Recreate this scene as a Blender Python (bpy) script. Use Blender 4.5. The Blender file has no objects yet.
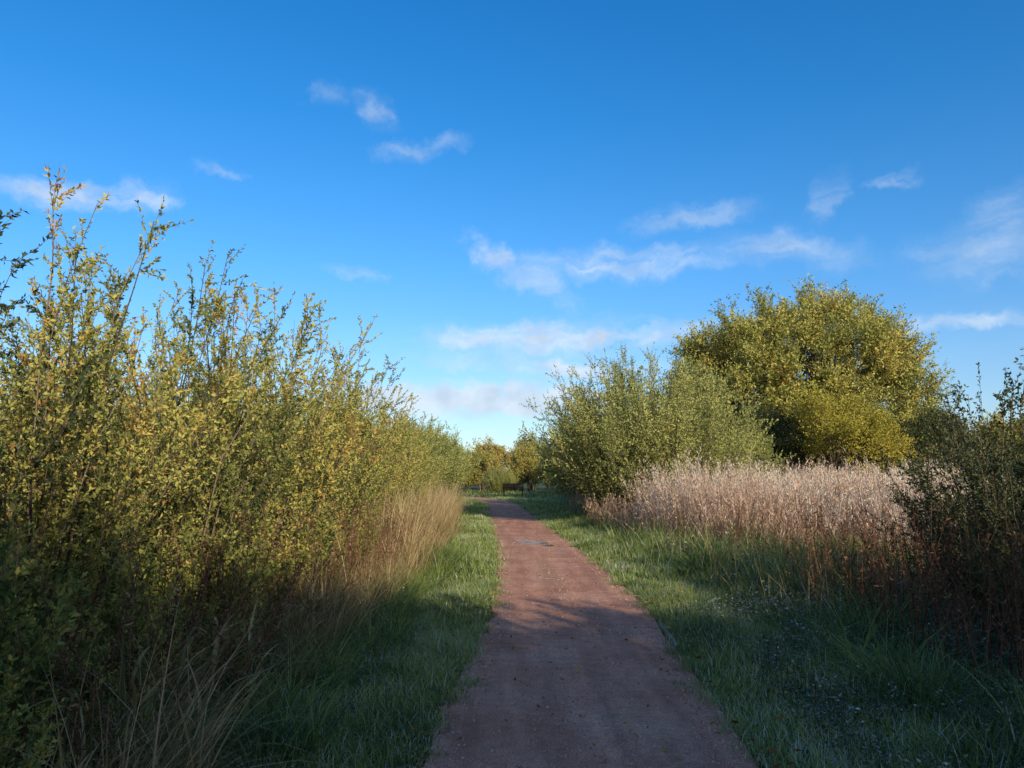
import bpy, math, numpy as np
from mathutils import Vector
rng=np.random.default_rng(11)
PI=math.pi
scene=bpy.context.scene
scene.view_settings.view_transform='Standard'
scene.view_settings.look='None'
scene.view_settings.exposure=0

# ------------------------------------------------------------ helpers
def norm(v): return v/np.maximum(np.linalg.norm(v,axis=-1,keepdims=True),1e-9)
U=lambda a,b,n: rng.uniform(a,b,n)

class MB:
    def __init__(s): s.v=[];s.f=[];s.t=[];s.m=[];s.n=0
    def add(s,V,F,T,mi=0):
        s.v.append(V.astype(np.float32)); s.f.append((F+s.n).astype(np.int32))
        s.t.append(T.astype(np.float32)); s.m.append(np.full(len(F),mi,np.int32)); s.n+=len(V)
    def mesh(s,name,mats):
        V=np.concatenate(s.v);F=np.concatenate(s.f);T=np.concatenate(s.t);M=np.concatenate(s.m)
        me=bpy.data.meshes.new(name)
        me.vertices.add(len(V)); me.vertices.foreach_set('co',V.ravel())
        me.loops.add(F.size); me.loops.foreach_set('vertex_index',F.ravel())
        me.polygons.add(len(F)); me.polygons.foreach_set('loop_start',np.arange(len(F),dtype=np.int32)*4)
        me.polygons.foreach_set('material_index',M)
        a=me.attributes.new('tint','FLOAT','POINT'); a.data.foreach_set('value',T)
        for m in mats: me.materials.append(m)
        me.update(calc_edges=True)
        return me
def obj(name,me,loc=(0,0,0),rz=0,sc=1,parent=None):
    o=bpy.data.objects.new(name,me); scene.collection.objects.link(o)
    o.location=loc; o.rotation_euler=(0,0,rz)
    o.scale=(sc,sc,sc) if np.isscalar(sc) else sc
    if parent: o.parent=parent
    return o

def leaves(mb,P,D,L,W,T,mi):
    n=len(P); S=norm(np.cross(D,rng.normal(size=(n,3)))); N=np.cross(S,D)
    L=L[:,None];W=W[:,None]
    mid=P+D*L*.48
    a=mid+S*W/2+N*W*.18; b=mid-S*W/2+N*W*.18; tip=P+D*L-N*L*.12
    V=np.stack([P,a,tip,b],1).reshape(-1,3)
    mb.add(V,np.arange(4*n).reshape(n,4),np.repeat(T,4),mi)
def tubes(mb,PL,R,T,mi,sides=3):
    n,k,_=PL.shape
    tg=norm(np.gradient(PL,axis=1)); ref=norm(np.array([.31,.52,.13]))
    A=norm(np.cross(tg,ref)); B=np.cross(tg,A)
    an=np.arange(sides)*2*PI/sides
    V=PL[:,:,None,:]+R[:,:,None,None]*(A[:,:,None,:]*np.cos(an)[None,None,:,None]+B[:,:,None,:]*np.sin(an)[None,None,:,None])
    idx=np.arange(n*k*sides).reshape(n,k,sides)
    a=idx[:,:-1,:];b=np.roll(a,-1,axis=2);d=idx[:,1:,:];c=np.roll(d,-1,axis=2)
    mb.add(V.reshape(-1,3),np.stack([a,b,c,d],-1).reshape(-1,4),np.repeat(T,k*sides),mi)
def blades(mb,P,az,Ln,lean,curve,W,T,seg,mi,tipdt=0.0,pw=1.6):
    n=len(P); s=np.linspace(0,1,seg+1)
    pos=P.copy(); pts=[pos.copy()]
    ca,sa=np.cos(az),np.sin(az)
    for i in range(seg):
        th=lean+curve*(s[i]+s[i+1])/2
        pos=pos+np.stack([ca*np.sin(th),sa*np.sin(th),np.cos(th)],1)*(Ln/seg)[:,None]
        pts.append(pos.copy())
    C=np.stack(pts,1)
    C[:,:,2]=np.maximum(C[:,:,2],P[:,None,2]+.002)
    tw=U(-.9,.9,n)
    side=np.stack([-np.sin(az+tw),np.cos(az+tw),np.zeros(n)],1)
    wd=(np.minimum(1,.55+2*s)*(1-s**pw)*.97+.03)[None,:,None]*W[:,None,None]/2
    V=np.stack([C-side[:,None]*wd,C+side[:,None]*wd],2).reshape(-1,3)
    idx=np.arange(n*(seg+1)*2).reshape(n,seg+1,2)
    F=np.stack([idx[:,:-1,0],idx[:,:-1,1],idx[:,1:,1],idx[:,1:,0]],-1).reshape(-1,4)
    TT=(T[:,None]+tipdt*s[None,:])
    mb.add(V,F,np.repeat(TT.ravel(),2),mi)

def interp_poly(PL,i,t):
    k=PL.shape[1]; x=t*(k-1); a=np.minimum(x.astype(int),k-2); w=(x-a)[:,None]
    p=PL[i,a]*(1-w)+PL[i,a+1]*w; d=norm(PL[i,a+1]-PL[i,a])
    return p,d

def shrub(H,R,ns,nt,nl,L=.055,W=.024,t0=.08,lt=(.25,.6),seed_up=.5,lead=20,rad=.012,base=.3,tmean=.45,top=.72,dome=.38,ldir=.65,rnd=.6,pw=.85):
    mb=MB()
    az=U(0,2*PI,ns); u=np.sqrt(U(0,1,ns))
    hs=H*U(top,1.02,ns)*(1-dome*u**2.4)
    k=8; t=np.linspace(0,1,k)
    r=(base*U(0,1,ns))[:,None]+R*u[:,None]*t[None,:]**pw
    PL=np.stack([np.cos(az)[:,None]*r,np.sin(az)[:,None]*r,hs[:,None]*t[None,:]],-1)
    PL=PL+np.cumsum(rng.normal(size=(ns,k,3))*.02*H,axis=1)*t[None,:,None]*np.array([1,1,.3])
    PL[:,0,2]=-.05
    st=rng.normal(0,.12,ns)
    tubes(mb,PL,rad*U(.6,1.3,ns)[:,None]*(1.05-.85*t)[None,:],U(0,1,ns),1,4)
    i=np.repeat(np.arange(ns),nt); m=len(i)
    tt=t0+(1-t0)*U(0,1,m)**.85
    p,d=interp_poly(PL,i,tt)
    out=np.stack([np.cos(az[i]),np.sin(az[i]),np.zeros(m)],1)
    D=norm(d*.6+out*.3+rng.normal(size=(m,3))*rnd+np.array([0,0,seed_up*.5]))
    tl=U(lt[0],lt[1],m)*(1.15-.65*tt)
    q=np.linspace(0,1,3)
    TP=p[:,None]+D[:,None]*(tl[:,None]*q)[:,:,None]+np.array([0,0,1.])*(.18*tl[:,None]*q**2)[:,:,None]
    tubes(mb,TP,np.outer(rad*.2*U(.7,1.3,m),1.1-.8*q),U(0,1,m),1,3)
    j=np.repeat(np.arange(m),nl); n=len(j); s=U(.08,1.02,n)
    P=p[j]+D[j]*(tl[j]*s)[:,None]; P[:,2]+=.18*tl[j]*s*s
    LD=norm(D[j]*ldir+rng.normal(size=(n,3))*.55+np.array([0,0,.1]))
    sz=U(.6,1.15,n)
    T=tmean+st[i[j]]+rng.normal(0,.09,m)[j]+rng.normal(0,.14,n)+.14*(tt[j]-.5)
    leaves(mb,P,LD,L*sz,W*sz*U(.8,1.2,n),np.clip(T,0,1),0)
    if lead:
        i2=np.repeat(np.arange(ns),lead); n=len(i2); tt=U(.6,1.0,n)
        p,d=interp_poly(PL,i2,np.minimum(tt,.9999))
        LD=norm(d*.7+rng.normal(size=(n,3))*.55); sz=U(.6,1.1,n)
        leaves(mb,p,LD,L*sz,W*sz,np.clip(tmean+.05+st[i2]+rng.normal(0,.14,n),0,1),0)
    return mb

def crown_tree(H,R,z0,nc,ntw,nl,L,W,cl=(.8,1.5),tmean=.5,ntr=5,rad=.16,up=.45,lobes=7,dome=False):
    mb=MB()
    if dome:
        dv=norm(rng.normal(size=(nc,3))+np.array([0,0,.35])); dv[:,2]=np.abs(dv[:,2])*1.0-.18*(rng.random(nc)<.35)
        ln=norm(rng.normal(size=(lobes,3))+np.array([0,0,.4])); 
        lump=np.max(dv@ln.T,axis=1)
        rr=(.80+.2*np.clip((lump-.6)/.4,0,1))*U(.62,1.0,nc)**.6
        zc=z0+(H-z0)*.18
        C=dv*rr[:,None]*np.array([R,R,H-zc]); C[:,2]+=zc; C[:,2]=np.maximum(C[:,2],z0*U(.5,1,nc))
        C[:,:2]*= .93
    else:
        la=U(0,2*PI,lobes); lr=R*U(.3,.62,lobes); lz=z0+(H-z0)*U(.25,.66,lobes)
        LC=np.stack([np.cos(la)*lr,np.sin(la)*lr,lz],1); LC[0]=(0,0,z0+(H-z0)*.6)
        LR=np.minimum(np.minimum(R-lr,(H-LC[:,2])),R*.55)*U(.85,1.05,lobes); LR[0]=min(R*.6,(H-LC[0,2])*.97)
        li=rng.integers(0,lobes,nc); dv=norm(rng.normal(size=(nc,3))+np.array([0,0,.25]))
        rr=LR[li]*U(.45,1.0,nc)**.5
        C=LC[li]+dv*rr[:,None]*np.array([1,1,.95]); C[:,2]=np.maximum(C[:,2],z0*.8+U(0,.5,nc))
    tr=rng.integers(0,ntr,nc); ta=np.linspace(0,2*PI,ntr+1)[:-1]+U(-.3,.3,ntr)
    k=6;t=np.linspace(0,1,k)
    tb=np.stack([np.cos(ta)*.25,np.sin(ta)*.25,np.full(ntr,-.1)],1)
    tt_=np.stack([np.cos(ta)*R*.22,np.sin(ta)*R*.22,np.full(ntr,z0+(H-z0)*.35)],1)
    TPL=tb[:,None]*(1-t)[None,:,None]+tt_[:,None]*t[None,:,None]
    TPL=TPL+rng.normal(size=TPL.shape)*.03*R*t[None,:,None]
    tubes(mb,TPL,np.outer(rad*U(.7,1.2,ntr),1-.6*t),U(0,1,ntr),1,8)
    ft=U(.25,1,nc); sp,_=interp_poly(TPL,tr,np.minimum(ft,.999))
    LPL=sp[:,None]*(1-t)[None,:,None]+C[:,None]*t[None,:,None]
    LPL=LPL+np.array([0,0,1.])*(np.sin(t*PI)*.06*R)[None,:,None]+rng.normal(size=LPL.shape)*.02*R*np.sin(t*PI)[None,:,None]
    tubes(mb,LPL,np.outer(rad*.33*U(.6,1.1,nc),1-.8*t),U(0,1,nc),1,4)
    i=np.repeat(np.arange(nc),ntw); m=len(i)
    cen=np.array([0,0,z0+(H-z0)*.35]); out=norm(C-cen)
    D=norm(out[i]*.5+rng.normal(size=(m,3))*.55+np.array([0,0,up]))
    tl=U(cl[0],cl[1],m); p=C[i]+rng.normal(size=(m,3))*.25*cl[0]
    q=np.linspace(0,1,3)
    TP=p[:,None]+D[:,None]*(tl[:,None]*q)[:,:,None]
    tubes(mb,TP,np.outer(rad*.06*U(.7,1.3,m),1.1-.8*q),U(0,1,m),1,3)
    j=np.repeat(np.arange(m),nl); n=len(j); s=U(.05,1.02,n)
    P=p[j]+D[j]*(tl[j]*s)[:,None]+rng.normal(size=(n,3))*L*.35
    LD=norm(D[j]*.5+rng.normal(size=(n,3))*.7)
    cc=rng.normal(0,.12,nc); sz=U(.6,1.15,n)
    T=tmean+cc[i[j]]+rng.normal(0,.13,n)
    leaves(mb,P,LD,L*sz,W*sz,np.clip(T,0,1),0)
    return mb

# ------------------------------------------------------------ materials
def newmat(name):
    m=bpy.data.materials.new(name); m.use_nodes=True
    nt=m.node_tree; nt.nodes.clear(); return m,nt
def ramp(nt,stops,fac):
    r=nt.nodes.new('ShaderNodeValToRGB'); e=r.color_ramp.elements
    while len(e)>1: e.remove(e[-1])
    e[0].position=stops[0][0]; e[0].color=(*stops[0][1],1)
    for p,c in stops[1:]:
        x=e.new(p); x.color=(*c,1)
    nt.links.new(fac,r.inputs[0]); return r.outputs[0]
def leafmat(name,stops,trans=.35,gloss=.0,nscale=.9,namp=.35,ovar=.15,rough=.5,gain=1.0):
    m,nt=newmat(name); N=nt.nodes; Lk=nt.links
    stops=[(p,tuple(min(.8,x*gain) for x in c)) for p,c in stops]
    at=N.new('ShaderNodeAttribute'); at.attribute_name='tint'
    tc=N.new('ShaderNodeNewGeometry')
    nz=N.new('ShaderNodeTexNoise'); nz.inputs['Scale'].default_value=nscale; nz.inputs['Detail'].default_value=1.5
    Lk.new(tc.outputs['Position'],nz.inputs['Vector'])
    a=N.new('ShaderNodeMath'); a.operation='MULTIPLY_ADD'; a.inputs[1].default_value=namp; 
    Lk.new(nz.outputs[0],a.inputs[0])
    b=N.new('ShaderNodeMath'); b.operation='SUBTRACT'; Lk.new(at.outputs['Fac'],b.inputs[0]); b.inputs[1].default_value=namp*.5
    Lk.new(b.outputs[0],a.inputs[2])
    oi=N.new('ShaderNodeObjectInfo')
    c=N.new('ShaderNodeMath'); c.operation='MULTIPLY_ADD'; c.inputs[1].default_value=ovar
    Lk.new(oi.outputs['Random'],c.inputs[0]); 
    d=N.new('ShaderNodeMath'); d.operation='SUBTRACT'; Lk.new(a.outputs[0],d.inputs[0]); d.inputs[1].default_value=ovar*.5
    Lk.new(d.outputs[0],c.inputs[2])
    col=ramp(nt,stops,c.outputs[0])
    df=N.new('ShaderNodeBsdfDiffuse'); tr=N.new('ShaderNodeBsdfTranslucent')
    Lk.new(col,df.inputs['Color']); Lk.new(col,tr.inputs['Color'])
    m1=N.new('ShaderNodeMixShader'); m1.inputs[0].default_value=trans
    Lk.new(df.outputs[0],m1.inputs[1]); Lk.new(tr.outputs[0],m1.inputs[2])
    last=m1
    if gloss>0:
        gl=N.new('ShaderNodeBsdfGlossy'); gl.inputs['Roughness'].default_value=rough; gl.inputs['Color'].default_value=(.9,.9,.9,1)
        m2=N.new('ShaderNodeMixShader'); m2.inputs[0].default_value=gloss
        Lk.new(m1.outputs[0],m2.inputs[1]); Lk.new(gl.outputs[0],m2.inputs[2]); last=m2
    o=N.new('ShaderNodeOutputMaterial'); Lk.new(last.outputs[0],o.inputs[0])
    return m
def surf(name,stops,scale=3,detail=8,rough=.9,bump=.3,bscale=60,bd=.02):
    m,nt=newmat(name); N=nt.nodes; Lk=nt.links
    g=N.new('ShaderNodeNewGeometry')
    nz=N.new('ShaderNodeTexNoise'); nz.inputs['Scale'].default_value=scale; nz.inputs['Detail'].default_value=detail; nz.inputs['Roughness'].default_value=.65
    Lk.new(g.outputs['Position'],nz.inputs['Vector'])
    col=ramp(nt,stops,nz.outputs[0])
    b=N.new('ShaderNodeBsdfPrincipled'); b.inputs['Roughness'].default_value=rough
    b.inputs['Specular IOR Level'].default_value=.25
    Lk.new(col,b.inputs['Base Color'])
    n2=N.new('ShaderNodeTexNoise'); n2.inputs['Scale'].default_value=bscale; n2.inputs['Detail'].default_value=4
    Lk.new(g.outputs['Position'],n2.inputs['Vector'])
    bp=N.new('ShaderNodeBump'); bp.inputs['Strength'].default_value=bump; bp.inputs['Distance'].default_value=bd
    Lk.new(n2.outputs[0],bp.inputs['Height']); Lk.new(bp.outputs[0],b.inputs['Normal'])
    o=N.new('ShaderNodeOutputMaterial'); Lk.new(b.outputs[0],o.inputs[0])
    return m
def plain(name,stops):
    m,nt=newmat(name); N=nt.nodes
    at=N.new('ShaderNodeAttribute'); at.attribute_name='tint'
    d=N.new('ShaderNodeBsdfDiffuse'); nt.links.new(ramp(nt,stops,at.outputs['Fac']),d.inputs['Color'])
    o=N.new('ShaderNodeOutputMaterial'); nt.links.new(d.outputs[0],o.inputs[0]); return m

M_willow=leafmat('willow_leaf',[(0,(.06,.08,.028)),(.3,(.19,.21,.06)),(.55,(.36,.345,.095)),(.8,(.52,.44,.13)),(.92,(.50,.31,.09)),(1,(.32,.16,.06))],.4,.0,gain=1.35,nscale=1.1,namp=.65,ovar=.22)
M_sallow=leafmat('sallow_leaf',[(0,(.07,.09,.033)),(.4,(.23,.255,.08)),(.7,(.38,.39,.135)),(1,(.46,.40,.14))],.35,0,.6,.4,gain=1.35)
M_tree=leafmat('tree_leaf',[(0,(.065,.08,.026)),(.4,(.24,.25,.07)),(.7,(.41,.38,.11)),(1,(.53,.38,.11))],.35,0,.35,.6,gain=1.35)
M_yell=leafmat('yellow_leaf',[(0,(.18,.175,.035)),(.5,(.42,.37,.07)),(1,(.54,.40,.07))],.4,0,.6,.7,gain=1.2)
M_dark=leafmat('dark_leaf',[(0,(.025,.045,.018)),(.5,(.06,.085,.028)),(.85,(.12,.135,.04)),(1,(.20,.16,.05))],.3,.03)
M_far=leafmat('distant_leaf',[(0,(.09,.11,.03)),(.4,(.23,.235,.07)),(.7,(.38,.32,.09)),(1,(.44,.29,.10))],.3,0,.12,.6,gain=1.25)
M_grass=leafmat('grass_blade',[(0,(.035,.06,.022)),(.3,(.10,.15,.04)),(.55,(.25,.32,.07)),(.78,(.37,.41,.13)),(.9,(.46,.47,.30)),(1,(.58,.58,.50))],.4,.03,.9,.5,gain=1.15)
M_dry=leafmat('dry_grass_blade',[(0,(.09,.11,.035)),(.3,(.20,.165,.06)),(.5,(.36,.26,.12)),(.8,(.60,.46,.26)),(1,(.32,.15,.07))],.35,.02,1.2,.3,gain=1.15)
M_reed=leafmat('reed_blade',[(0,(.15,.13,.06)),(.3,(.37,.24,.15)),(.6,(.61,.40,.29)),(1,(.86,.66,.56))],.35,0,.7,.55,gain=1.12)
M_herb=leafmat('herb_leaf',[(0,(.03,.055,.03)),(.45,(.08,.125,.07)),(.72,(.22,.28,.21)),(1,(.55,.60,.57))],.3,.03,1.5,.5)
M_litter=leafmat('fallen_leaf',[(0,(.12,.06,.025)),(.5,(.30,.18,.06)),(1,(.48,.35,.10))],.2)
M_deadstem=plain('dead_stem',[(0,(.08,.04,.03)),(.5,(.17,.085,.055)),(1,(.32,.21,.12))])
M_bark=plain('willow_bark',[(0,(.07,.055,.04)),(1,(.22,.17,.12))])
M_wood=surf('weathered_wood',[(.3,(.02,.015,.012)),(.7,(.045,.034,.026))],14,5,.8,.3,90)
M_edge=surf('edging_timber',[(.3,(.20,.15,.11)),(.7,(.42,.33,.26))],12,5,.8,.3,90)
M_stone=plain('path_grit',[(0,(.28,.14,.10)),(.7,(.48,.31,.25)),(1,(.62,.53,.49))])
M_ground=surf('soil_and_thatch',[(.25,(.03,.032,.015)),(.45,(.055,.07,.025)),(.6,(.10,.12,.04)),(.8,(.17,.15,.075))],1.3,10,.95,.8,25,bd=.05)

def path_mat():
    m,nt=newmat('red_gravel'); N=nt.nodes; Lk=nt.links
    g=N.new('ShaderNodeNewGeometry')
    def noise(sc,det=5,vec=None,ro=.6):
        n=N.new('ShaderNodeTexNoise'); n.inputs['Scale'].default_value=sc; n.inputs['Detail'].default_value=det; n.inputs['Roughness'].default_value=ro
        Lk.new(vec or g.outputs['Position'],n.inputs['Vector']); return n.outputs[0]
    mp=N.new('ShaderNodeMapping'); mp.inputs['Scale'].default_value=(3.2,.22,1); Lk.new(g.outputs['Position'],mp.inputs['Vector'])
    c1=ramp(nt,[(.3,(.46,.21,.135)),(.5,(.60,.30,.20)),(.72,(.70,.40,.28))],noise(1.1,9))
    streak=ramp(nt,[(.35,(.80,.79,.79)),(.65,(1.12,1.11,1.1))],noise(1.3,4,mp.outputs[0]))
    fine=ramp(nt,[(.3,(.55,.54,.54)),(.55,(1.03,1.03,1.03)),(.72,(1.45,1.45,1.5))],noise(75,3,None,.7))
    mott=ramp(nt,[(.35,(.82,.82,.84)),(.6,(1.08,1.07,1.06))],noise(9,5,None,.7))
    vo=N.new('ShaderNodeTexVoronoi'); vo.inputs['Scale'].default_value=120; Lk.new(g.outputs['Position'],vo.inputs['Vector'])
    def mul(a,b):
        x=N.new('ShaderNodeMix'); x.data_type='RGBA'; x.blend_type='MULTIPLY'; x.inputs[0].default_value=1
        Lk.new(a,x.inputs[6]); Lk.new(b,x.inputs[7]); return x.outputs[2]
    col=mul(mul(mul(c1,streak),fine),mott)
    b=N.new('ShaderNodeBsdfPrincipled'); b.inputs['Roughness'].default_value=.92; b.inputs['Specular IOR Level'].default_value=.15
    Lk.new(col,b.inputs['Base Color'])
    h=N.new('ShaderNodeMath'); h.operation='MULTIPLY_ADD'; h.inputs[1].default_value=.5
    Lk.new(noise(40,6,None,.75),h.inputs[0]); Lk.new(vo.outputs['Distance'],h.inputs[2])
    bp=N.new('ShaderNodeBump'); bp.inputs['Strength'].default_value=.6; bp.inputs['Distance'].default_value=.012
    Lk.new(h.outputs[0],bp.inputs['Height'])
    bp2=N.new('ShaderNodeBump'); bp2.inputs['Strength'].default_value=.5; bp2.inputs['Distance'].default_value=.04
    Lk.new(noise(4,4,None),bp2.inputs['Height']); Lk.new(bp.outputs[0],bp2.inputs['Normal'])
    Lk.new(bp2.outputs[0],b.inputs['Normal'])
    o=N.new('ShaderNodeOutputMaterial'); Lk.new(b.outputs[0],o.inputs[0]); return m
M_path=path_mat()
def wet():
    m,nt=newmat('puddle_water'); N=nt.nodes
    g=N.new('ShaderNodeNewGeometry'); nz=N.new('ShaderNodeTexNoise'); nz.inputs['Scale'].default_value=6; nt.links.new(g.outputs['Position'],nz.inputs['Vector'])
    bp=N.new('ShaderNodeBump'); bp.inputs['Strength'].default_value=.5; bp.inputs['Distance'].default_value=.03; nt.links.new(nz.outputs[0],bp.inputs['Height'])
    b=N.new('ShaderNodeBsdfPrincipled'); b.inputs['Base Color'].default_value=(.16,.09,.07,1); b.inputs['Roughness'].default_value=.12; b.inputs['IOR'].default_value=1.6
    nt.links.new(bp.outputs[0],b.inputs['Normal'])
    o=N.new('ShaderNodeOutputMaterial'); nt.links.new(b.outputs[0],o.inputs[0]); return m
M_wet=wet()

# ------------------------------------------------------------ layout
_cy=np.array([-40,-15,0,4.5,10,17,27,38,48,56,64,74,90,120.])
_cx=np.array([-2.5,-1.0,.12,.42,.74,.62,.20,-.25,-.62,-1.5,-3.6,-8.5,-18,-38.])
_yy=np.linspace(-40,120,1601); _xx=np.interp(_yy,_cy,_cx)
_k=np.exp(-np.linspace(-2,2,41)**2); _k/=_k.sum()
_xs=np.convolve(np.pad(_xx,20,mode='edge'),_k,mode='valid')
cx=lambda y: np.interp(y,_yy,_xs)
HW=.92
def gz(x,y):
    d=np.abs(x-cx(y))-HW
    e=np.clip(d/.5,0,1)
    return e*(.035+.03*np.sin(x*1.7+y*.6)+.025*np.sin(y*1.3-x*.8))
_g=rng.random((64,64))
def vn(x,y,s):
    X=x/s; Y=y/s; xi=np.floor(X).astype(int); yi=np.floor(Y).astype(int); fx=X-xi; fy=Y-yi
    fx=fx*fx*(3-2*fx); fy=fy*fy*(3-2*fy); g=lambda a,b:_g[a%64,b%64]
    return (g(xi,yi)*(1-fx)+g(xi+1,yi)*fx)*(1-fy)+(g(xi,yi+1)*(1-fx)+g(xi+1,yi+1)*fx)*fy

# ground
gx=np.unique(np.concatenate([np.linspace(-8,9,120),-8-np.geomspace(.3,700,28),9+np.geomspace(.3,700,28)]))
gy=np.unique(np.concatenate([np.linspace(-4,40,150),40+np.geomspace(.5,900,30),-4-np.geomspace(.5,300,20)]))
X,Y=np.meshgrid(gx,gy); Z=gz(X,Y)-.012
mb=MB(); idx=np.arange(X.size).reshape(X.shape)
mb.add(np.stack([X,Y,Z],-1).reshape(-1,3),np.stack([idx[:-1,:-1],idx[:-1,1:],idx[1:,1:],idx[1:,:-1]],-1).reshape(-1,4),np.zeros(X.size))
obj('ground',mb.mesh('ground',[M_ground]))

# path
ys=np.unique(np.concatenate([np.arange(-12,30,.12),np.arange(30,90,.4)]))
tx=np.gradient(cx(ys),ys); nrm=np.stack([1/np.sqrt(1+tx**2),-tx/np.sqrt(1+tx**2)],1)
ac=np.linspace(-1,1,13)
jl=.08*(vn(ys,ys*0,.9)-.5)+.02; jr=.08*(vn(ys,ys*0+9,.8)-.5)+.02
off=ac[None,:]*HW+np.where(ac<0,-ac,0)[None,:]*(-jl[:,None])+np.where(ac>0,ac,0)[None,:]*jr[:,None]
PX=cx(ys)[:,None]+nrm[:,0:1]*off; PY=ys[:,None]+nrm[:,1:2]*off
PZ=.012*(1-ac[None,:]**2)+.006*np.sin(PX*5+PY*.7)*(1-ac[None,:]**2)+.006
mb=MB(); idx=np.arange(PX.size).reshape(PX.shape)
mb.add(np.stack([PX,PY,PZ],-1).reshape(-1,3),np.stack([idx[:-1,:-1],idx[:-1,1:],idx[1:,1:],idx[1:,:-1]],-1).reshape(-1,4),np.zeros(PX.size))
me=mb.mesh('gravel_path',[M_path]); me.polygons.foreach_set('use_smooth',np.ones(len(me.polygons),bool))
obj('gravel_path',me)

mb=MB()
for (a,b,sd) in [(7.4,8.7,1)]:
    yy=np.arange(a,b,.2); xx=cx(yy)+sd*(HW+.05); n=len(yy)
    zt=.03+.01*np.sin(yy*1.1)
    V=np.stack([np.stack([xx-.012,yy,zt*0-.05],1),np.stack([xx-.012,yy,zt],1),np.stack([xx+.012,yy,zt],1),np.stack([xx+.012,yy,zt*0-.05],1)],1).reshape(-1,3)
    id_=np.arange(4*n).reshape(n,4)
    F=np.concatenate([np.stack([id_[:-1,q],id_[1:,q],id_[1:,q+1],id_[:-1,q+1]],-1) for q in range(3)])
    mb.add(V,F,np.zeros(4*n))
obj('path_edging',mb.mesh('path_edging',[M_edge]))

# grit
n=13000; y=3+18*U(0,1,n)**1.6; o_=rng.normal(0,.5,n); o_=np.where(U(0,1,n)<.5,np.sign(o_)*U(.7,1.04,n),np.clip(o_,-.95,.95)); x=cx(y)+o_
r=np.clip(rng.lognormal(-5.4,.4,n),.002,.012)
mb=MB(); c=np.stack([x,y,.012*np.maximum(1-(o_/HW)**2,0)+.008+r*.3],1)
rot=U(0,6.28,n); 
ring=np.stack([np.stack([np.cos(rot+k*PI/2)*U(.7,1.2,n),np.sin(rot+k*PI/2)*U(.7,1.2,n),np.zeros(n)],1) for k in range(4)],1)
bot=c[:,None]+ring*r[:,None,None]-np.array([0,0,.004]); topv=c[:,None]+ring*r[:,None,None]*.5+np.array([0,0,1.])*(r*.6)[:,None,None]
V=np.concatenate([bot,topv],1).reshape(-1,3); b0=np.arange(n)[:,None]*8
F=np.concatenate([b0+np.array([[4,5,6,7]])]+[b0+np.array([[k,(k+1)%4,4+(k+1)%4,4+k]]) for k in range(4)])
mb.add(V,F,np.repeat(U(0,1,n),8)); obj('path_grit',mb.mesh('path_grit',[M_stone]))

# puddle
def blob(cx0,cy0,a,b,ph):
    t=np.linspace(0,2*PI,33)[:-1]; rr=1+.25*np.sin(2*t+ph)+.15*np.sin(3*t+2*ph)+.1*np.sin(5*t)
    return np.stack([cx0+a*rr*np.cos(t),cy0+b*rr*np.sin(t)],1)
mb=MB()
for (a_,b_,c_,d_,ph) in [(.52,18.9,.30,.28,0),(.86,18.3,.12,.2,2),(.22,19.6,.12,.22,1)]:
    e=blob(a_,b_,c_,d_,ph); m_=len(e); V=np.concatenate([np.c_[e,np.full(m_,.026)],[[a_,b_,.026]]])
    F=np.array([[m_,k,(k+1)%m_,(k+2)%m_] for k in range(0,m_,2)]); mb.add(V,F,np.zeros(m_+1))
obj('puddle',mb.mesh('puddle',[M_wet]))

# ------------------------------------------------------------ grass
def grassmesh(name,specs):
    mb=MB()
    for (n,ya,yb,xa,xb,side,h0,h1,w,seg,tm) in specs:
        y=U(ya,yb,n); o=xa+(xb-xa)*U(0,1,n)**(1.25 if xa<0 else 1); x=cx(y)+side*(HW+o)
        pat=vn(x,y,.3)*.7+vn(x+50,y,.9)*.5
        if xa<0:
            kk=(o>.14-.34*vn(x*0+7,y,.22)+U(-.08,.03,n)); x,y,o,pat=x[kk],y[kk],o[kk],pat[kk]; n=len(x)
        h=U(h0,h1,n)*(.25+1.15*pat)*np.clip(.4+(o-xa+.08)*1.3,.4,1)
        tint=np.clip(tm+rng.normal(0,.16,n)+.45*(vn(x+9,y,.6)-.5),0,1)
        fr=.10 if ya<10 else .04
        tint=np.where(U(0,1,n)<fr,U(.8,1,n),tint)
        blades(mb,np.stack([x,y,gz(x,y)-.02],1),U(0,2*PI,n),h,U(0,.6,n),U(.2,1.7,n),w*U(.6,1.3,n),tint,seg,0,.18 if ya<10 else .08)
    return obj(name,mb.mesh(name,[M_grass]))
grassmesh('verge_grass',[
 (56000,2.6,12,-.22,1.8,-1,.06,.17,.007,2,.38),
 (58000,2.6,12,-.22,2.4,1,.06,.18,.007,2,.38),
 (40000,2.6,12,.9,5.5,1,.10,.34,.009,2,.27),  # low tint puts the right foreground's shade into the blade colour
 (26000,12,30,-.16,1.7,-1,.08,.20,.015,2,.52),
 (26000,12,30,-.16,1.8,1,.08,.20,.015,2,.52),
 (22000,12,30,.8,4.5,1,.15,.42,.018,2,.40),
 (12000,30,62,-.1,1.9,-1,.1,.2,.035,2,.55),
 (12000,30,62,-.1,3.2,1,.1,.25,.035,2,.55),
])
mb=MB(); n=30000
x=U(-30,40,n); y=U(30,95,n); k=(np.abs(x-cx(y))>HW+.1); x,y=x[k],y[k]; n=len(x)
blades(mb,np.stack([x,y,gz(x,y)-.02],1),U(0,2*PI,n),U(.15,.36,n),U(0,.4,n),U(.2,1.3,n),U(.03,.06,n),np.clip(.5+rng.normal(0,.15,n),0,1),2,0,.1)
n=16000; x=np.concatenate([U(-16,-4,n//2),U(6,20,n-n//2)]); y=U(-4,32,n)
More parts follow.
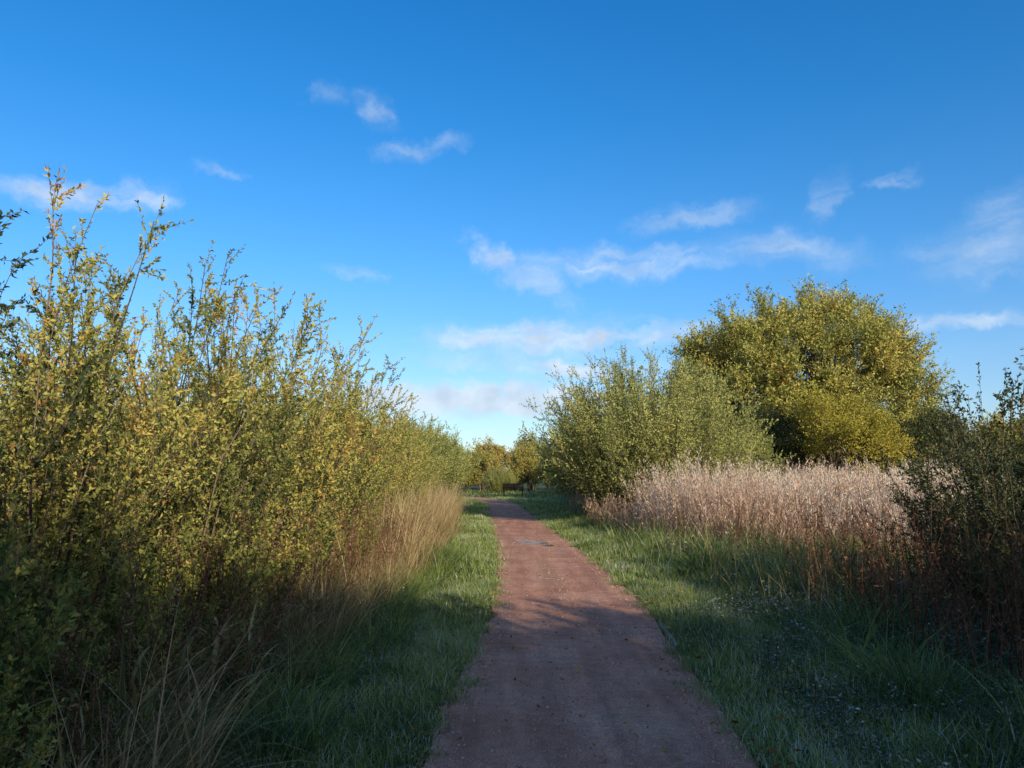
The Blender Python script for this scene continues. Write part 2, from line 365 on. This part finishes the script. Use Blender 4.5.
blades(mb,np.stack([x,y,gz(x,y)-.02],1),U(0,2*PI,n),U(.2,.6,n),U(0,.4,n),U(.2,1.3,n),U(.02,.035,n),np.clip(.55+rng.normal(0,.2,n),0,1),2,0,.1)
obj('meadow_grass',mb.mesh('meadow_grass',[M_grass]))

def tussock(mb,x0,y0,n,L0,L1,w,tm,sp=.14,lean=(.1,.9),cv=(.6,1.9),mi=0,seg=5,ts=.13):
    a=U(0,2*PI,n); r=sp*np.sqrt(U(0,1,n)); x=x0+r*np.cos(a); y=y0+r*np.sin(a)
    blades(mb,np.stack([x,y,gz(x,y)-.02],1),a+rng.normal(0,.5,n),U(L0,L1,n),U(lean[0],lean[1],n),U(cv[0],cv[1],n),w*U(.6,1.2,n),np.clip(tm+rng.normal(0,ts,n),0,1),seg,mi,.14)
mb=MB()
for _ in range(280):
    y0=U(4.2,24,1)[0]; x0=cx(y0)+HW+.9+4.4*U(0,1,1)[0]**.8; s_=U(.6,1.35,1)[0]
    tussock(mb,x0,y0,int(U(60,130,1)[0]),.35*s_,.85*s_,.009 if y0<12 else .014,.28+.17*rng.normal(),sp=.16*s_)
for _ in range(90):
    y0=U(3.2,16,1)[0]; x0=cx(y0)*.4-1.35-U(0.0,.8,1)[0]
    tussock(mb,x0,y0,int(U(50,90,1)[0]),.25,.6,.009,.33+.15*rng.normal())
obj('tussock_grass',mb.mesh('tussock_grass',[M_grass]))

# dry / mixed tall grass on the left
mb=MB()
n=14000; y=2.6+20*U(0,1,n)**1.2; x=cx(y)*.3-1.65-1.2*U(0,1,n); k=vn(x,y,.5)>.38+.2*U(-1,1,n); x,y=x[k],y[k]; n=len(x)
hh=U(.35,1.1,n)*(.5+.8*vn(x+20,y,.7))
tn=np.clip(.12+.62*vn(x+30,y,.9)+rng.normal(0,.2,n),0,1)
blades(mb,np.stack([x,y,gz(x,y)-.02],1),rng.normal(.2,1.6,n),hh,U(0,.5,n),U(.3,1.9,n),U(.005,.012,n),tn,6,0,.15)
n=1100; y=2.6+6*U(0,1,n); x=-1.7-1.1*U(0,1,n)
blades(mb,np.stack([x,y,gz(x,y)+U(0,.5,n)],1),rng.normal(0,1.4,n),U(.2,.55,n),U(.1,.8,n),U(.8,2.2,n),U(.012,.026,n),np.clip(rng.normal(.3,.28,n),0,1),7,0,.15)
n=6000; y=U(12,30,n); x=cx(y)*.4-1.95-.8*U(0,1,n); k=vn(x+4,y,1.3)>.4; x,y=x[k],y[k]; n=len(x)
blades(mb,np.stack([x,y,gz(x,y)-.02],1),U(0,6.28,n),U(.5,1.8,n),U(0,.35,n),U(.1,1.3,n),U(.008,.018,n),np.clip(rng.normal(.6,.18,n),0,1),5,0,.1)
n=2200; y=U(8,26,n); x=cx(y)+HW+U(1.3,4.5,n)
blades(mb,np.stack([x,y,gz(x,y)-.02],1),U(0,6.28,n),U(.4,.9,n),U(0,.35,n),U(.1,1.3,n),U(.006,.012,n),np.clip(rng.normal(.45,.2,n),0,1),5,0,.1)
obj('dry_grass',mb.mesh('dry_grass',[M_dry]))

# ------------------------------------------------------------ reed bed
mb=MB()
n=27000; x=U(2.6,21,n); y=U(13,38,n)
front=np.interp(x,[2.6,3.4,4.5,6.5,9,21],[22,19.5,17.3,15.0,13.6,13])+2.4*(vn(x,x*0,1.1)-.5)
left=3.0+np.clip(y-18,0,20)*.14+.9*(vn(y*0,y,1.2)-.5)
inb=(x>left); low=(~inb)&(x>2.5+.3*vn(x*0,y,.8))&(U(0,1,n)<.5)
k=(y>front)&(inb|low)
k&=(U(0,1,n)<np.clip(1.15-(y-front)/18,.3,1)); x,y,low=x[k],y[k],low[k]; fr=front[k]; n=len(x)
edge=np.clip((y-fr)/2.2,0,1)
H=U(1.15,2.2,n)*(.5+.5*edge)*(.80+.34*vn(x,y,.8))*np.where(low,.6,1); H=np.where(U(0,1,n)<.04,H*1.12,H)
az=rng.normal(2.8,1.4,n); ln=U(0,.28,n); cv=U(0,.5,n)
base=np.stack([x,y,np.zeros(n)-.02],1)
tv=.45*(vn(x+11,y,1.1)-.5)-np.where(low,.15,0)
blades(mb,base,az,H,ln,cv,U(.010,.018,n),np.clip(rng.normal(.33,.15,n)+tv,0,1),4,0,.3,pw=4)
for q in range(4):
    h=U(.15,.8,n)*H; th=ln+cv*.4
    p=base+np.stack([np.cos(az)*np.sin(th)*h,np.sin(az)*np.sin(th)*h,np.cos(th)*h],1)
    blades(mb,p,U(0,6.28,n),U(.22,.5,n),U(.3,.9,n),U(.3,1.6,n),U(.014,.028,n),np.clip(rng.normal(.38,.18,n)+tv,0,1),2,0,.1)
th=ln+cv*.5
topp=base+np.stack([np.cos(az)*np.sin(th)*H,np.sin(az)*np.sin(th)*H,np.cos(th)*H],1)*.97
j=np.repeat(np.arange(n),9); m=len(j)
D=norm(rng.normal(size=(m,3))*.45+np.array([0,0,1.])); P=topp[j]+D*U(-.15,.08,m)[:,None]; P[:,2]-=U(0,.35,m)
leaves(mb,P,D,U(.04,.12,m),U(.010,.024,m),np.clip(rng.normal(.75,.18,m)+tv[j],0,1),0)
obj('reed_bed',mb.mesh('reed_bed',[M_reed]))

# ------------------------------------------------------------ low herbs
def herbs(mb,nc,ya,yb,xa,xb,side,L,hmax,tm=.5):
    y=U(ya,yb,nc); x=cx(y)+side*(HW+U(xa,xb,nc))
    k=vn(x+3,y,.6)>.45; x,y=x[k],y[k]; nc=len(x)
    i=np.repeat(np.arange(nc),22); m=len(i); hc=U(.08,hmax,nc)
    a=U(0,6.28,m); r=U(0,.11,m); P=np.stack([x[i]+r*np.cos(a),y[i]+r*np.sin(a),hc[i]*U(.1,1,m)],1)
    D=norm(np.stack([np.cos(a),np.sin(a),U(-.2,.9,m)],1))
    sz=U(.4,1.2,m); T=np.clip(rng.normal(tm,.16,nc)[i]+rng.normal(0,.2,m)+.3*(P[:,2]/hmax-.5),0,1)
    leaves(mb,P,D,L*sz,L*.45*sz,T,0)
    PL=np.stack([np.stack([x,y,np.zeros(nc)-.02],1),np.stack([x+U(-.03,.03,nc),y,hc],1)],1)
    tubes(mb,PL,np.full((nc,2),.002),U(.2,.6,nc),0,3)
mb=MB()
herbs(mb,3200,3.2,9.5,.5,4.0,1,.030,.32,.5)
herbs(mb,600,3.2,10,.6,1.8,-1,.03,.25,.48)
herbs(mb,900,8,22,1.3,4,1,.06,.45,.45)
obj('low_herbs',mb.mesh('low_herbs',[M_herb]))

# dead stems
mb=MB()
n=700; x=np.concatenate([U(3.3,5.4,300),U(-2.9,-1.7,300),U(3.6,6.5,100)]); y=np.concatenate([U(5.0,9.5,300),U(3.2,14,300),U(9,15,100)])
k=6;t=np.linspace(0,1,k); h=U(.5,1.4,n); la=U(0,6.28,n); lr=U(.05,.4,n)
PL=np.stack([x[:,None]+np.cos(la)[:,None]*lr[:,None]*t**1.3,y[:,None]+np.sin(la)[:,None]*lr[:,None]*t**1.3,h[:,None]*t],-1)+rng.normal(size=(n,k,3))*.012
tubes(mb,PL,np.outer(U(.003,.006,n),1-.6*t),U(0,.8,n),0,4)
i=np.repeat(np.arange(n),24); m=len(i); tt=.35+.64*U(0,1,m)**.7; p,d=interp_poly(PL,i,tt)
D=norm(d*.5+rng.normal(size=(m,3))*.7); leaves(mb,p,D,U(.02,.06,m),U(.006,.018,m),U(0,1,m),0)
i=np.repeat(np.arange(n),6); m=len(i); tt=U(.4,.9,m); p,d=interp_poly(PL,i,tt); D=norm(d*.8+rng.normal(size=(m,3))*.5); l=U(.1,.3,m)
q=np.linspace(0,1,3); tubes(mb,p[:,None]+D[:,None]*(l[:,None]*q)[:,:,None],np.outer(np.full(m,.0018),1-.5*q),U(0,.8,m),0,3)
obj('dead_stems',mb.mesh('dead_stems',[M_deadstem]))

# fallen leaves
n=1500; y=3+22*U(0,1,n)**1.3; o_=rng.normal(0,1.4,n); x=cx(y)+o_; z=np.where(np.abs(o_)<HW,.024,.07+U(0,.06,n))
kk=(np.abs(o_)>HW*.85)|(U(0,1,n)<.25); x,y,z=x[kk],y[kk],z[kk]; n=len(x)
mb=MB(); a=U(0,6.28,n); leaves(mb,np.stack([x,y,z],1),norm(np.stack([np.cos(a),np.sin(a),U(-.1,.25,n)],1)),U(.03,.06,n),U(.015,.03,n),U(0,1,n),0)
obj('fallen_leaves',mb.mesh('fallen_leaves',[M_litter]))

# ------------------------------------------------------------ shrubs and trees
S1=shrub(4.1,1.5,56,38,23,.045,.0195,lt=(.22,.58),top=.66,tmean=.48).mesh('willow_shrub_a',[M_willow,M_bark])
S2=shrub(4.0,1.5,54,38,23,.044,.019,lt=(.2,.56),tmean=.6,top=.66).mesh('willow_shrub_b',[M_willow,M_bark])
S3=shrub(3.9,1.55,52,38,23,.043,.020,lt=(.22,.56),tmean=.42,top=.66).mesh('willow_shrub_c',[M_willow,M_bark])
D1=shrub(4.0,1.3,54,36,18,.050,.022,lt=(.25,.6),tmean=.55).mesh('shade_toned_willow_shrub',[M_dark,M_bark])  # same willow in dark leaf colours, painting in the shade at the near left
K1=shrub(1.4,.6,30,22,13,.046,.021,lt=(.12,.3),tmean=.36,rad=.006,t0=.03,base=.25).mesh('willow_sapling',[M_willow,M_bark])
hedge=[(-3.8,3.9,D1,.84,2.4),(-3.4,5.2,S1,.88,1.0),(-3.3,6.9,S3,1.0,2.2),(-3.3,8.7,S2,1.02,3.9),(-3.3,10.6,S1,1.02,5.0),(-3.3,12.8,S3,.97,.8),
 (-3.4,15.1,S2,.94,2.0),(-3.5,17.6,S1,.92,3.1),(-3.6,20.3,S3,.93,4.4),(-3.8,23,S2,.93,5.5),(-4.0,26.2,S1,.93,.3),
 (-5.3,6.3,S2,.93,4.1),(-5.3,9.6,S1,1.02,.2),(-5.6,13.4,S3,1.05,1.2),(-5.8,18,S2,1.02,5.1),(-5.9,23,S1,1.02,2.5)]
for (x,y,me,sc,r) in hedge: obj('willow_shrub',me,(x,y,0),r,sc)
for q in range(9):
    y=3.8+q*1.25+rng.normal()*.3; obj('willow_sapling',K1,(-2.6-.3*rng.random(),y,0),U(0,6.28,1)[0],.6+.5*rng.random())
for (x,y,s) in [(-2.2,3.1,.62),(-2.75,3.5,.9),(-2.15,4.2,.5),(-2.6,4.7,.75),(-2.2,5.6,.5),(-2.5,6.4,.65)]:
    obj('willow_sapling',K1,(x,y,0),x*y,s)

R1=shrub(2.7,1.0,38,30,15,.045,.021,lt=(.2,.5),tmean=.6,t0=.04,top=.6).mesh('sallow_shrub_small',[M_dark,M_bark])
for (x,y,sc,r) in [(5.35,8.2,1.04,0),(4.7,6.3,.6,2),(6.7,10.2,1.05,4),(4.3,5.0,.6,3.3),(6.1,7.4,1.12,1.2),(5.6,9.6,.8,5),(5.0,7.2,.7,.9)]:
    obj('sallow_shrub',R1,(x,y,0),r,sc)

B1=shrub(5.9,3.4,270,40,13,.085,.038,lt=(.5,1.0),rad=.018,lead=12,base=.9,tmean=.55,top=.88,dome=.52,t0=.03,rnd=.6,pw=.6).mesh('sallow_bush_a',[M_sallow,M_bark])
B2=shrub(5.4,3.1,180,38,13,.10,.044,lt=(.5,1.0),rad=.018,lead=12,base=.8,tmean=.47,top=.84,dome=.5,t0=.03,pw=.6).mesh('sallow_bush_b',[M_sallow,M_bark])
for (x,y,me,sc,r) in [(4.9,27.5,B1,1.02,2.0),(4.9,36,B2,1.0,1),(4.6,44,B2,.9,3),(-5.4,33,B2,.80,.5),(-5.1,39,B2,.8,4),(-5.8,46,B2,.95,2),
                      (-5.9,58,B2,.66,5),(8.8,32.5,B2,.78,4.4),(-1.4,80,B2,.52,1.9)]:
    obj('sallow_bush',me,(x,y,0),r,sc)

T1=crown_tree(11.6,9.0,1.6,480,18,24,.18,.078,cl=(.8,1.6),tmean=.5,lobes=12,dome=True).mesh('willow_tree_a',[M_tree,M_bark])
obj('willow_tree',T1,(16.2,43,0),.3,1)
T2=crown_tree(5.6,2.6,.8,90,16,18,.13,.055,cl=(.5,1.2),tmean=.42,lobes=8,rad=.08,dome=False).mesh('yellow_tree',[M_yell,M_bark])
obj('yellow_willow_tree',T2,(14.7,34.0,0),0,1)
T3=crown_tree(7.0,3.4,.6,110,18,20,.13,.055,cl=(.6,1.1),tmean=.45,lobes=6,rad=.09).mesh('dark_tree',[M_dark,M_bark])
obj('alder_tree',T3,(11.7,37,0),0,.75); obj('alder_tree',T3,(19.5,35,0),2,.7); obj('alder_tree',T3,(8.2,72,0),2,.8)

# distant woodland
F1=crown_tree(9,4.4,1,90,12,12,.34,.17,cl=(.8,1.6),tmean=.45,lobes=7,rad=.12,dome=True).mesh('distant_tree_a',[M_far,M_bark])
F2=crown_tree(8,4.6,.8,90,12,12,.34,.17,cl=(.8,1.5),tmean=.6,lobes=7,rad=.12,dome=True).mesh('distant_tree_b',[M_far,M_bark])
far=bpy.data.objects.new('distant_trees',None); scene.collection.objects.link(far)
pts=[]
for i in range(46):
    a=math.radians(-62+124*i/45+rng.normal()*.8); d=95+rng.normal()*8; s=.85+.2*rng.random()
    if abs(d*math.sin(a))<14: d=104; s=.78+.1*rng.random()
    pts.append((d*math.sin(a),d*math.cos(a),s))
for i in range(26):
    x=-75+6*i+rng.normal()
    if abs(x)<5: continue
    pts.append((x,80+rng.normal()*3,.6+.15*rng.random()))
pts+=[(-3.5,90,.62),(2.2,92,.64),(6,84,.62),(-7,88,.66),(-9,64,.72),(-13,54,.75),(-14,40,.7),(9,66,.75),(28,52,.75),(34,46,.7),(-16,27,.6)]
for i,(x,y,s) in enumerate(pts):
    obj('tree_%02d'%i,F1 if i%2 else F2,(x,y,-.2),U(0,6.28,1)[0],s,parent=far)

# trees behind the viewer
C1=crown_tree(5.6,2.4,.5,110,14,14,.16,.09,cl=(.5,.9),tmean=.45,lobes=6,rad=.08,dome=True).mesh('hawthorn_tree',[M_dark,M_bark])
for (x,y,s,r) in [(2.8,-4.6,.96,0),(5.4,-5.0,1.1,1),(8.4,-5.2,1.1,2),(11.4,-5.2,1.1,3),(14.4,-5.0,1.12,4),(17.6,-4.6,1.12,5),
                  (7,-8.2,1.28,2.5),(10.5,-8.6,1.28,3.5),(4.2,-8.4,1.2,.7),(14,-8.6,1.28,5.5),(-1.9,-7.2,.8,1.5),(-4.5,-4.8,.6,2.1)]:
    obj('hawthorn_tree',C1,(x,y,0),r,s)

# ------------------------------------------------------------ bench
def box(name,sx,sy,sz,loc,mat,parent=None,rx=0):
    import bmesh
    bm=bmesh.new(); bmesh.ops.create_cube(bm,size=1)
    for v in bm.verts: v.co=Vector((v.co.x*sx,v.co.y*sy,v.co.z*sz))
    bmesh.ops.bevel(bm,geom=bm.edges[:],offset=min(sx,sy,sz)*.12,segments=2,affect='EDGES')
    me=bpy.data.meshes.new(name); bm.to_mesh(me); bm.free(); me.materials.append(mat)
    o=bpy.data.objects.new(name,me); scene.collection.objects.link(o); o.location=loc; o.rotation_euler=(rx,0,0); o.parent=parent; return o
bench=bpy.data.objects.new('park_bench',None); scene.collection.objects.link(bench); bench.location=(.1,62,0.1)
for i in range(4): box('seat_slat_%d'%(i+1),1.7,.10,.04,(0,-.18+.12*i,.46),M_wood,bench)
for i in range(4): box('backrest_slat_%d'%(i+1),1.7,.035,.12,(0,.26+.02*i,.6+.135*i),M_wood,bench,-.12)
for i,sx in enumerate((-.75,.75)):
    box('front_leg_%d'%(i+1),.08,.08,.62,(sx,-.16,.13),M_wood,bench)
    box('back_leg_%d'%(i+1),.08,.08,1.25,(sx,.24+.07,.44),M_wood,bench,-.1)
    box('arm_rest_%d'%(i+1),.08,.5,.05,(sx,.02,.68),M_wood,bench)
    box('arm_post_%d'%(i+1),.07,.07,.2,(sx,-.16,.55),M_wood,bench)

# ------------------------------------------------------------ light
EL=math.radians(20); A=math.radians(27)
sd=bpy.data.lights.new('sun','SUN'); sd.energy=5; sd.angle=math.radians(.5); sd.color=(1,.89,.66)
so=bpy.data.objects.new('sun',sd); scene.collection.objects.link(so)
so.rotation_euler=Vector((-math.sin(A)*math.cos(EL),math.cos(A)*math.cos(EL),-math.sin(EL))).to_track_quat('-Z','Y').to_euler()
so.location=(10,-20,20)

w=bpy.data.worlds.new('World'); scene.world=w; w.use_nodes=True
try: w.cycles.sampling_method='NONE'
except Exception as e: print('ws',e)
nt=w.node_tree; N=nt.nodes; Lk=nt.links; N.clear()
sky=N.new('ShaderNodeTexSky'); sky.sky_type='NISHITA'; sky.sun_disc=False
sky.sun_elevation=EL; sky.sun_rotation=PI-A; sky.air_density=1.0; sky.dust_density=.3; sky.ozone_density=2.0
tc=N.new('ShaderNodeTexCoord'); sp=N.new('ShaderNodeSeparateXYZ'); Lk.new(tc.outputs['Generated'],sp.inputs[0])
def math_(op,a,b=None,c=None):
    m=N.new('ShaderNodeMath'); m.operation=op
    for i,v in enumerate((a,b,c)):
        if v is None: continue
        if isinstance(v,bpy.types.NodeSocket): Lk.new(v,m.inputs[i])
        else: m.inputs[i].default_value=v
    return m.outputs[0]
az=math_('MULTIPLY',math_('ARCTAN2',sp.outputs[0],sp.outputs[1]),180/PI)
el=math_('MULTIPLY',math_('ARCSINE',sp.outputs[2]),180/PI)
mr=N.new('ShaderNodeMapRange'); mr.inputs[1].default_value=0; mr.inputs[2].default_value=40; Lk.new(el,mr.inputs[0])
tint=ramp(nt,[(0,(.50,.56,.67)),(.2,(.40,.59,.79)),(.4,(.26,.61,.89)),(.65,(.13,.58,.92)),(1,(.06,.54,.94))],mr.outputs[0])
sf=N.new('ShaderNodeMapRange'); sf.inputs[1].default_value=.15; sf.inputs[2].default_value=-.55; Lk.new(sp.outputs[1],sf.inputs[0])
tm_=N.new('ShaderNodeMix'); tm_.data_type='RGBA'; Lk.new(sf.outputs[0],tm_.inputs[0]); Lk.new(tint,tm_.inputs[6]); tm_.inputs[7].default_value=(.85,.78,.74,1)
mx=N.new('ShaderNodeMix'); mx.data_type='RGBA'; mx.blend_type='MULTIPLY'; mx.inputs[0].default_value=1
Lk.new(sky.outputs[0],mx.inputs[6]); Lk.new(tm_.outputs[2],mx.inputs[7])
sc_=N.new('ShaderNodeVectorMath'); sc_.operation='SCALE'; sc_.inputs['Scale'].default_value=1.6; Lk.new(mx.outputs[2],sc_.inputs[0])
cb=N.new('ShaderNodeCombineXYZ'); Lk.new(az,cb.inputs[0]); Lk.new(el,cb.inputs[1])
wn=N.new('ShaderNodeTexNoise'); wn.inputs['Scale'].default_value=.25; wn.inputs['Detail'].default_value=5; wn.inputs['Roughness'].default_value=.65; Lk.new(cb.outputs[0],wn.inputs['Vector'])
vs=N.new('ShaderNodeVectorMath'); vs.operation='SUBTRACT'; Lk.new(wn.outputs['Color'],vs.inputs[0]); vs.inputs[1].default_value=(.5,.5,.5)
vm=N.new('ShaderNodeVectorMath'); vm.operation='MULTIPLY'; Lk.new(vs.outputs[0],vm.inputs[0]); vm.inputs[1].default_value=(7,3.4,0)
va=N.new('ShaderNodeVectorMath'); va.operation='ADD'; Lk.new(cb.outputs[0],va.inputs[0]); Lk.new(vm.outputs[0],va.inputs[1])
clouds=[(-10.7,26.4,1.8,1.1,-25,.5),(-7.0,24.0,3.2,.7,12,.5),(-14.2,27.1,1.2,.9,0,.25),(-31,18.3,5.0,.8,4,1.1),(-26.6,18.8,2,1.0,0,.7),(-22.2,21.2,1.8,.5,0,.45),
 (-12.3,15.1,2.2,.5,-10,.5),(-2.1,16.8,2.4,.8,-35,.9),(8.5,16.0,8.5,1.1,0,1.0),(13.6,19.0,3.8,.8,5,.65),(2.2,14.3,3.5,1.0,-20,.7),(23.5,19.2,.9,1.8,-25,.4),
 (27.4,19.9,1.4,.5,0,.6),(20.6,16,4.5,1.2,-15,.6),(33,14.2,5,1.8,0,.55),(34,16.6,2.5,1.6,0,.4),(4.5,10.6,11,1.3,0,1.5),(-1.7,5.8,10,1.3,0,3.6),(30,10.1,6,.5,0,.8),
 (2.5,8.3,9,.7,-4,1.4),(-55,14,14,2,0,.6),(60,17,12,3,5,.6)]
tot=None
for (a,e,sx,sy,r,wt) in clouds:
    mp=N.new('ShaderNodeMapping'); mp.vector_type='TEXTURE'; mp.inputs['Location'].default_value=(a,e,0)
    mp.inputs['Rotation'].default_value=(0,0,math.radians(r)); mp.inputs['Scale'].default_value=(sx,sy,1)
    Lk.new(va.outputs[0],mp.inputs['Vector'])
    ln=N.new('ShaderNodeVectorMath'); ln.operation='LENGTH'; Lk.new(mp.outputs[0],ln.inputs[0])
    r_=N.new('ShaderNodeMapRange'); r_.interpolation_type='SMOOTHSTEP'; r_.inputs[1].default_value=0; r_.inputs[2].default_value=1.5; r_.inputs[3].default_value=wt; r_.inputs[4].default_value=0
    Lk.new(ln.outputs['Value'],r_.inputs[0])
    tot=r_.outputs[0] if tot is None else math_('ADD',tot,r_.outputs[0])
m2=N.new('ShaderNodeMapping'); m2.inputs['Scale'].default_value=(.16,.6,1); Lk.new(va.outputs[0],m2.inputs['Vector'])
n2=N.new('ShaderNodeTexNoise'); n2.inputs['Scale'].default_value=1.1; n2.inputs['Detail'].default_value=6; n2.inputs['Roughness'].default_value=.55; Lk.new(m2.outputs[0],n2.inputs['Vector'])
wisp=N.new('ShaderNodeMapRange'); wisp.inputs[1].default_value=.30; wisp.inputs[2].default_value=.72; Lk.new(n2.outputs[0],wisp.inputs[0])
cf=math_('MULTIPLY',tot,wisp.outputs[0])
haze=N.new('ShaderNodeMapRange'); haze.inputs[1].default_value=0; haze.inputs[2].default_value=12; haze.inputs[3].default_value=.18; haze.inputs[4].default_value=0; Lk.new(el,haze.inputs[0])
cf=math_('MINIMUM',math_('ADD',cf,haze.outputs[0]),.88)
gn=N.new('ShaderNodeTexNoise'); gn.inputs['Scale'].default_value=.35; gn.inputs['Detail'].default_value=3; Lk.new(cb.outputs[0],gn.inputs['Vector'])
ccol=ramp(nt,[(.38,(4.4,5.2,6.2)),(.6,(5.6,6.4,7.3))],gn.outputs[0])
cm=N.new('ShaderNodeMix'); cm.data_type='RGBA'; Lk.new(cf,cm.inputs[0]); Lk.new(sc_.outputs[0],cm.inputs[6]); Lk.new(ccol,cm.inputs[7])
bg=N.new('ShaderNodeBackground'); bg.inputs[1].default_value=.135; Lk.new(cm.outputs[2],bg.inputs[0])
ow=N.new('ShaderNodeOutputWorld'); Lk.new(bg.outputs[0],ow.inputs[0])

# ------------------------------------------------------------ camera
cd=bpy.data.cameras.new('camera'); cam=bpy.data.objects.new('camera',cd); scene.collection.objects.link(cam)
cd.sensor_width=36; cd.lens=36*760/1024; cd.clip_end=3000; cd.clip_start=.05
cam.location=(0,0,1.6); cam.rotation_euler=(math.radians(90+7.05),0,0)
scene.camera=cam
